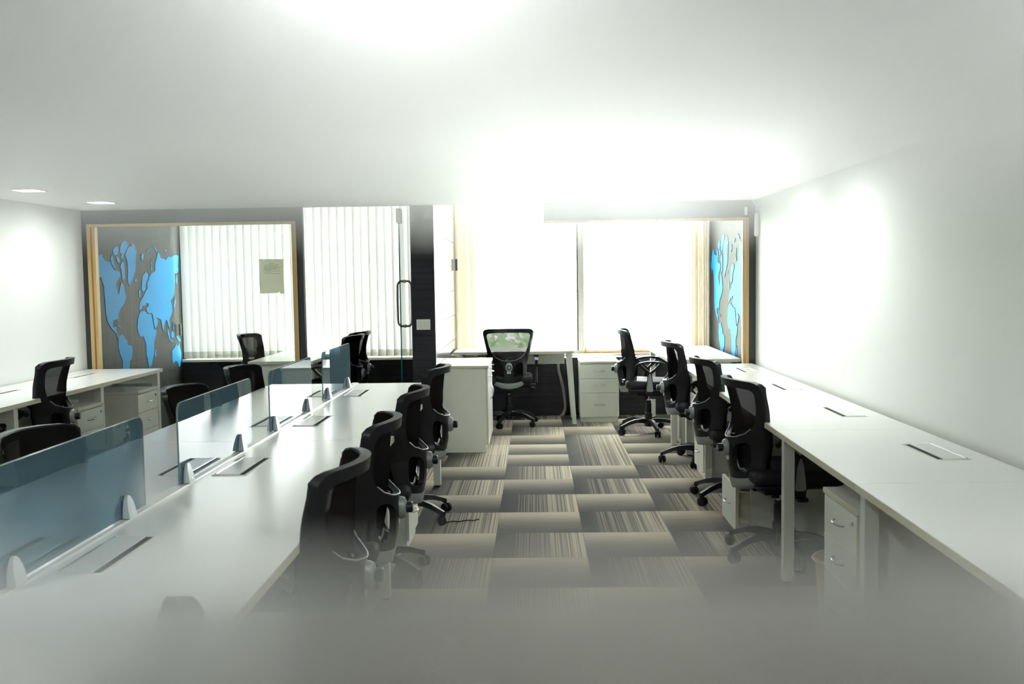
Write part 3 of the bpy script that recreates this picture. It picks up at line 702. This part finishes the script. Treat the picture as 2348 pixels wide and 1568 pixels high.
gI2 = 'white double desks of the central island'
for (y0, y1, yn) in ((.40, 1.977, 'near'), (1.98, 4.437, 'middle'), (4.44, 6.90, 'far')):
    yc = (y0+y1)/2
    for s in (-1, 1):
        lab = {('near', 1): 'white island desk nearest the camera on the aisle side, veiled by film', ('near', -1): 'white island desk nearest the camera on the left side, veiled by film',
               ('middle', 1): 'long white island desk on the aisle side, near pair of flaps in its top', ('middle', -1): 'long white island desk seen through the nearest tinted screens',
               ('far', 1): 'long white island desk on the aisle side ending before the cabins', ('far', -1): 'long white island desk on the left side, far half of the run'}[(yn, s)]
        t = empty('desk', (-1.285, yc, 0), 0, lab, 'desk', gI2)
        if s > 0: cs_ = [(.022, y0-yc), (.612, y0-yc), (.612, y1-yc), (.022, y1-yc)]
        else: cs_ = [(-.612, y0-yc), (-.022, y0-yc), (-.022, y1-yc), (-.612, y1-yc)]
        top(t, cs_, ZD)
        for yy in {'near': (), 'middle': (y0-yc+.03, y1-yc-.03), 'far': (y1-yc-.05,)}[yn]:
            x = s*.575
            MB().box(x-.025, x+.025, yy-.025, yy+.025, .012, ZD-.03, r=.002).build('leg', 'metalwhite', t)
            MB().cyl((x, yy, 0), (x, yy, .012), .018).build('levelling_foot', 'slot', t)
            MB().box(min(s*.03, x-s*.026), max(s*.03, x-s*.026), yy-.02, yy+.02, ZD-.09, ZD-.03).build('crossbar', 'metalwhite', t)
        MB().box(min(s*.46, s*.50), max(s*.46, s*.50), y0-yc+.08, y1-yc-.1, ZD-.055, ZD-.03).build('beam', 'metalwhite', t)
        for fy in (2.59, 3.825, 5.06, 6.295):
            if y0 < fy < y1:
                if s > 0: flap(t, .045, .178, fy-yc-.183, fy-yc+.183, ZD, 1)
                else: flap(t, -.178, -.045, fy-yc-.183, fy-yc+.183, ZD, -1)
t = empty('cable_channel', (-1.285, 3.65, 0), 0, 'raised white channel strip running down the middle of the island', 'cable channel')
MB().box(-.021, .021, -3.2, 3.24, ZD-.035, ZD+.007, r=.002).build('cover_strip', 'lam', t)
MB().box(-.018, .018, -3.2, 3.24, ZD-.20, ZD-.036).build('tray', 'metalwhite', t)

# left wall desks
ZL = .76
lseams = [3.40, 4.59, 5.775, 6.96, 8.085]
ll = ['white left wall desk nearest the camera, just outside the left edge', 'white left wall desk cut by the left edge of the view', 'white left wall desk behind the chair with the tension knob', 'white left wall desk ending against the cabin glass']
for i in range(4):
    y0, y1 = lseams[i], lseams[i+1]; yc = (y0+y1)/2
    t = empty('desk', (-3.45, yc, 0), 0, ll[i], 'desk', 'white desks along the left wall')
    top(t, [(-.325, y0-yc+.0015), (.315, y0-yc+.0015), (.315, y1-yc-.0015), (-.325, y1-yc-.0015)], ZL)
    for yy in (y0-yc+.03,)+((y1-yc-.028,) if i == 3 else ()):
        for x in (.265, -.28):
            MB().box(x-.025, x+.025, yy-.025, yy+.025, 0, ZL-.03, r=.002).build('leg', 'metalwhite', t)
        MB().box(-.25, .238, yy-.02, yy+.02, ZL-.12, ZL-.03).build('crossbar', 'metalwhite', t)
    MB().box(-.10, -.085, y0-yc+.06, y1-yc-.09, ZL-.13, ZL-.03).build('beam', 'metalwhite', t)
    flap(t, -.20, -.07, -.18, .18, ZL, 1)

# cabin desks
t = empty('desk', (1.465, 9.22, 0), 0, 'white desk standing across the right cabin before the world map wall', 'desk', 'cabin desks')
a = .315
top(t, [(-a, -.80), (a-.01, -.80), (a-.01, .82), (-a, .82)], ZD+.012)
MB().box(-a+.02, a-.03, -.775, -.755, .56, ZD-.018).build('side_apron', 'side', t)
for yy in (-.75, .76):
    for x in (-a+.05, a-.06):
        MB().box(x-.025, x+.025, yy-.025, yy+.025, 0, ZD-.018, r=.002).build('leg', 'metalwhite', t)
MB().box(a-.09, a-.075, -.7, .72, .35, ZD-.02).build('modesty_panel', 'side', t)

t = empty('desk', (-.22, 9.98, 0), 0, 'white desk pushed under the bright window with splayed legs', 'desk', 'cabin desks')
top(t, [(-.60, -.27), (.60, -.27), (.60, .28), (-.60, .28)], ZD)
for s in (-1, 1):
    f = MB()
    for y_ in (-.22, .22):
        q = [(s*.535, y_, ZD-.03), (s*.585, y_, ZD-.03), (s*.625, y_*1.0, 0), (s*.585, y_*1.0, 0)]
        vs = [f.b.verts.new((p[0], p[1]+dy, p[2])) for dy in (-.022, .022) for p in q]
        for fc in ((0, 1, 2, 3), (7, 6, 5, 4), (0, 4, 5, 1), (1, 5, 6, 2), (2, 6, 7, 3), (3, 7, 4, 0)): f.b.faces.new([vs[i] for i in fc])
    f.box(min(s*.535, s*.58), max(s*.535, s*.58), -.2, .2, ZD-.075, ZD-.03)
    if s < 0: f.b.verts.ensure_lookup_table(); bmesh.ops.scale(f.b, vec=(.96, 1, 1), verts=f.b.verts)
    f.build('leg', 'metalwhite', t)
MB().box(-.52, .52, .10, .115, ZD-.16, ZD-.03).build('modesty_panel', 'metalwhite', t)
MB().box(-.28, -.17, -.12, .02, ZD-.10, ZD-.03).box(.0, .02, -.1, .05, ZD-.09, ZD-.03).build('socket_box', 'slot', t)

t = empty('desk', (-2.34, 9.6, 0), 0, 'white panel sided desk in the left cabin before the blinds', 'desk', 'cabin desks')
top(t, [(-.31, -.72), (.29, -.72), (.29, .66), (-.31, .66)], ZD)
MB().box(-.285, .265, -.695, -.677, 0, ZD-.029).build('side_panel', 'side', t)
MB().box(-.285, .265, .615, .633, 0, ZD-.029).build('side_panel', 'side', t)
MB().box(-.01, .008, -.676, .614, .25, ZD-.029).build('modesty_panel', 'side', t)

# low cabinet by the pillar, doors facing +x
t = empty('cabinet', (-.62, 8.62, 0), 0, 'white low cabinet standing against the dark wall beside the pillar', 'cabinet')
MB().box(-.215, .195, -.425, -.407, 0, .714).box(-.215, .195, .377, .395, 0, .714).box(-.215, -.197, -.407, .377, 0, .714).box(-.197, .195, -.407, .377, .03, .048).box(-.197, .195, -.02, -.002, .048, .714).build('carcass', 'side', t)
MB().box(-.215, .222, -.432, .40, .716, .74, r=.0015).build('top', 'lam', t)
MB().box(-.214, .222, -.4335, -.4322, .717, .739).build('top_edge', 'edge', t)
def bow(par, x, y, z, vert=True, L_=.055):
    pts = [(-L_, 0), (-L_*.95, .012), (-L_*.5, .024), (0, .028), (L_*.5, .024), (L_*.95, .012), (L_, 0)]
    MB().sweep([((x+p[1]), y+(0 if vert else p[0]), z+(p[0] if vert else 0)) for p in pts], .0042).build('handle', 'chrome', par, smooth=True)
for k, (y0, y1) in enumerate(((-.423, -.013), (-.009, .393))):
    d = MB().box(.196, .214, y0, y1, .56, .712, r=.001).build('drawer', 'lam', t); bow(d, .214, (y0+y1)/2, .635, False)
    MB().cyl((.213, y1-.05, .68), (.235, y1-.05, .68), .006).build('key', 'chrome', d)
    d = MB().box(.196, .214, y0, y1, .06, .555, r=.001).build('door', 'lam', t); bow(d, .214, y1-.05 if k == 0 else y0+.06, .47)
    MB().box(.196, .214, y0-.0006, y0+.0004, .06, .712).build('door_edge', 'edge', t)

# ------------------------------------------------------------------ tinted screens and clips
sl = [(2.24, 3.12, 'tinted desk screen nearest the camera, cut by the left edge'), (3.43, 4.335, 'second tinted desk screen from the camera, mid desk'),
      (4.635, 5.51, 'third tinted desk screen from the camera'), (5.815, 6.685, 'farthest tinted desk screen, near the end of the island')]
for (y0, y1, lab) in sl:
    yc = (y0+y1)/2; h = (y1-y0)/2; r = .035
    q = [(-h, .752), (h, .752)]+[(h-r+r*math.cos(R(k)), 1.045-r+r*math.sin(R(k))) for k in range(0, 91, 15)]+[(-h+r+r*math.cos(R(k)), 1.045-r+r*math.sin(R(k))) for k in range(90, 181, 15)]
    o = MB().sheet(q, [], lambda a, b: Vector((-.003, a, b)), lambda a, b: Vector((.006, 0, 0))).build('desk_screen', 'screen', loc=(-1.285, yc, 0))
    tag(o, lab, 'desk screen', 'tinted screens along the island')
    eg = MB(); pts = q[1:]+[q[0]]
    for i in range(len(pts)-1):
        a, b = Vector(pts[i]), Vector(pts[i+1])
        if (b-a).length < 1e-4: continue
        eg.sweep([(0, a.x, a.y), (0, b.x, b.y)], lambda i: [(-.0032, -.0006), (.0032, -.0006), (.0032, .0006), (-.0032, .0006)], flat=(1, 0, 0))
    eg.build('polished_edge', plain('screen_edge', (.14, .24, .25), .2) if 'se' not in M else M['se'], o)
def make_clip():
    t = empty('screen_clip', (0, 0, 0), 0, 'x', 'screen clip')
    prof = [(-.026, 0), (.026, 0), (.028, .014), (.024, .045), (.014, .066), (.0, .074), (-.012, .066), (-.022, .045), (-.027, .014)]
    for s in (-1, 1):
        f = MB(); q = roundloop(prof, n=1)
        def fn(a, b): return Vector((s*.0045, a, b))
        f.sheet(q, [], fn, lambda a, b: Vector((s*(.021*(1-b/.085)**.7+.003), 0, 0)), step=.008)
        f.build('jaw', 'clip', t, smooth=True, angle=60)
    MB().box(-.0044, .0044, -.0275, -.0255, .012, .062).box(-.0044, .0044, .0255, .0275, .012, .045).build('gasket', 'stripe', t)
    MB().cyl((.020, 0, .018), (.0262, 0, .018), .004).build('screw', 'chrome', t)
    return t
clip = make_clip(); cu = [False]
names = ['nearest screen', 'second screen', 'third screen', 'farthest screen']
for i, (a, b) in enumerate(((2.30, 2.963), (3.487, 4.145), (4.70, 5.39), (5.93, 6.56))):
    for y_, w_ in ((a, 'near'), (b, 'far')):
        place(clip, cu, (-1.285, y_, ZD+.0072), 0, 'grey fin shaped clip holding the %s end of the %s' % (w_, names[i]), 'clips under the tinted screens', (1, 1, 1))

# ------------------------------------------------------------------ small fixtures
t = empty('light_switch', ony(971, 744, YP-.031), 0, 'white three gang light switch on the dark pillar', 'switch')
MB().box(-.058, .058, -.008, 0, -.044, .044, r=.003).build('plate', 'switch', t)
for x, s in ((-.026, 1), (0, 1), (.026, 1)): MB().box(x-.0115, x+.0115, -.012, -.008, -.026, .026, r=.0015).build('rocker', 'switch', t)
for x in (952.5, 986):
    tag(MB().cyl((0, 0, 0), (0, -.002, 0), .005).build('screw_hole', 'slot', loc=ony(x, 714, YP-.0305)), 'small dark screw hole above the switch, %s one' % ('left' if x < 970 else 'right'), 'screw hole')
t = empty('notice', ony(623, 633, YP-.006), 0, 'torn paper notice taped on the left cabin glass', 'notice')
c0 = ony(623, 633, YP-.006)
def NP(x, y): p = ony(x, y, YP-.006)-c0; return (p.x, p.z)
q = [NP(594, 594), NP(650, 594), NP(650.5, 640), NP(652, 673.5), NP(642, 673.5), NP(641, 667), NP(640, 671), NP(628, 672), NP(612, 673), NP(597, 673), NP(595, 650)]
MB().sheet(q, [], lambda a, b: Vector((a, -.0012, b)), lambda a, b: Vector((0, .0008, 0))).build('paper', 'paper', t)
ln = MB()
rows = [(619, 628, 604), (607, 638, 607), (604, 636, 610), (606, 645, 612), (604, 633, 614.5), (607, 642, 616.5), (603, 622, 618.5), (607, 643, 621), (604, 622, 623.5), (607, 643, 626.5)]
for (xa, xb, y) in rows:
    x = xa
    while x < xb:
        wd = rnd.uniform(1.2, 4); a, b = NP(x, y), NP(min(xb, x+wd), y+.8); ln.box(a[0], b[0], -.0016, -.0012, b[1], a[1]); x += wd+.7
ln.build('printed_lines', 'ink', t)

lu = [False]
def mk_lamp():
    t = empty('ceiling_light', (0, 0, 0), 0, 'x', 'ceiling light')
    MB().box(-.088, .088, -.088, -.075, -.007, 0).box(-.088, .088, .075, .088, -.007, 0).box(-.088, -.075, -.075, .075, -.007, 0).box(.075, .088, -.075, .075, -.007, 0).build('trim_ring', 'metalwhite', t)
    MB().box(-.075, .075, -.075, .075, -.005, -.001).build('diffuser', 'lamp', t)
    ld = bpy.data.lights.new('led_panel', 'AREA'); ld.shape = 'SQUARE'; ld.size = .14; ld.energy = LED_W; ld.spread = R(180); ld.color = (.97, 1, .98)
    lo = bpy.data.objects.new('led_panel', ld); COL.objects.link(lo); lo.parent = t; lo.location = (0, 0, -.0065)
    return t
lamp = mk_lamp()
for x, y, lab in ((-3.265, 6.28, 'square recessed light nearest the left edge'), (-3.25, 7.30, 'square recessed light on the left just before the cabin'), (1.345, 5.53, 'larger of the two recessed lights on the right'),
                  (1.35, 6.64, 'recessed light on the right nearer the cabin'), (-1.9, 1.4, 'unseen recessed light added over the near end of the island'), (-.2, 1.4, 'unseen recessed light added over the near end of the aisle'), (1.1, 1.4, 'unseen recessed light added over the near right desks'), 
                  (-3.25, 3.9, 'unseen recessed light added on the left to light the room')):  # left lamp out of view, added for extra room light
    lo_ = place(lamp, lu, (x, y, ZC-.0005), 0, lab, 'square recessed ceiling lights')
    if y < 2:  # unseen near lamps, added and boosted to brighten the near desks
        for ch in lo_.children:
            if ch.type == 'LIGHT': ch.data = ch.data.copy(); ch.data.energy = 1.8

pth = [ony(x, y, 10.335) for x, y in ((1279, 826), (1281, 850), (1286, 870), (1291, 890), (1294, 910), (1296, 925), (1296, 938), (1292, 948), (1285, 955))]
fine = []
for i in range(len(pth)-1):
    for k in range(4): fine.append(pth[i].lerp(pth[i+1], k/4))
fine.append(pth[-1])
tag(MB().sweep(fine, lambda i: [(.016*math.cos(2*PI*k/12), .016*math.sin(2*PI*k/12)) for k in range(12)]).build('conduit_hose', 'hose', smooth=True), 'grey corrugated hose hanging down the dark wall under the window desk', 'hose')

o = MB(); o.lathe([(.085, .0), (.092, .02), (.112, .26), (.122, .265), (.126, .272), (.122, .28), (.112, .28), (.108, .262), (.088, .02), (0, .012)], n=40)
tag(o.build('waste_bin', 'bin', smooth=True, angle=35, loc=(1.285, 4.075, 0)), 'tan plastic waste bin with a rolled rim under the right desk', 'bin')

c = ony(1730, 515, 8.02)
t = empty('wall_sensor', (XR, 8.02, c.z), 0, 'slim white rounded box on the right wall beside the cabin frame', 'wall box')
MB().box(-.032, 0, -.03, .03, -.095, .095, r=.012, seg=3).build('housing', 'switch', t)
MB().sweep([(-.01, 0, .095), (-.008, .04, .15), (-.03, .08, ZC-c.z-.004)], .004).build('cable', 'switch', t)
tag(MB().box(-.013, .013, -.012, 0, -.033, .033, r=.004).build('alarm_contact', 'switch', loc=ony(1710, 484, YP-.031)), 'small white box on the dark beam at the right corner of the cabin front', 'wall box')
tag(MB().sweep([(-.44, 4.98, .004), (-.40, 5.02, .004), (-.36, 5.0, .005), (-.31, 5.04, .004), (-.27, 5.02, .006), (-.24, 5.06, .004)], .0035).build('cable_scrap', 'slot', loc=(-.12, .82, 0)), 'short scrap of black cable lying on the carpet by the aisle caster', 'cable')

# ------------------------------------------------------------------ outside
ext = struct(MB().box(-30, 30, YF+.3, 60, -4.2, -4).build('ground_outside', 'ground'))
def tree(x, y, s, label, n=170, z=-4):
    t = empty('tree', (x, y, z), 0, label, 'tree', 'trees beyond the windows')
    tr = MB(); tr.cyl((0, 0, 0), (0, 0, 3.2*s), .16, .10, 10)
    for k in range(5):
        an = k*1.3; tr.cyl((0, 0, 2.2*s+.25*k), (1.1*s*math.cos(an), 1.1*s*math.sin(an), 3.5*s+.3*k), .06, .03, 6)
    tr.build('trunk', 'bark', t)
    f = MB(); rr = random.Random(int(x*10)+5)
    for i in range(n):
        d = Vector((rr.gauss(0, 1), rr.gauss(0, 1), rr.gauss(0, 1))).normalized()*(rr.random()**.4)
        c = Vector((d.x*1.9*s, d.y*1.9*s, 4.3*s+d.z*1.7*s))
        for j in range(14):
            a = Vector((rr.gauss(0, .22), rr.gauss(0, .22), rr.gauss(0, .18)))+c; e1 = Vector((rr.gauss(0, 1), rr.gauss(0, 1), rr.gauss(0, 1))).normalized()*.10; e2 = e1.orthogonal().normalized()*.05
            f.b.faces.new([f.b.verts.new(a+v) for v in (-e1, e2, e1, -e2)])
    f.build('crown', 'leafy', t)
tree(-.5, 16.5, 1.1, 'leafy green tree faint in the glare behind the window desk chair', z=-5.2)
tree(-5.2, 16, .95, 'green tree glimpsed between the slats of the closed blind')
tree(-2.6, 22.5, 1.2, 'green tree showing in the gap beside the left doorway')
t = empty('outside_building', (.5, 34, -4), 0, 'pale multi storey building washed out beyond the right window', 'building')
MB().box(-6, 3, 0, 8, 0, 16).build('wall', 'facade', t)
for i in range(4):
    for k in range(5):
        MB().box(-5.3+2.1*i, -4.2+2.1*i, -.06, .02, 1.2+3*k, 2.7+3*k).build('window', 'facadewin', t)
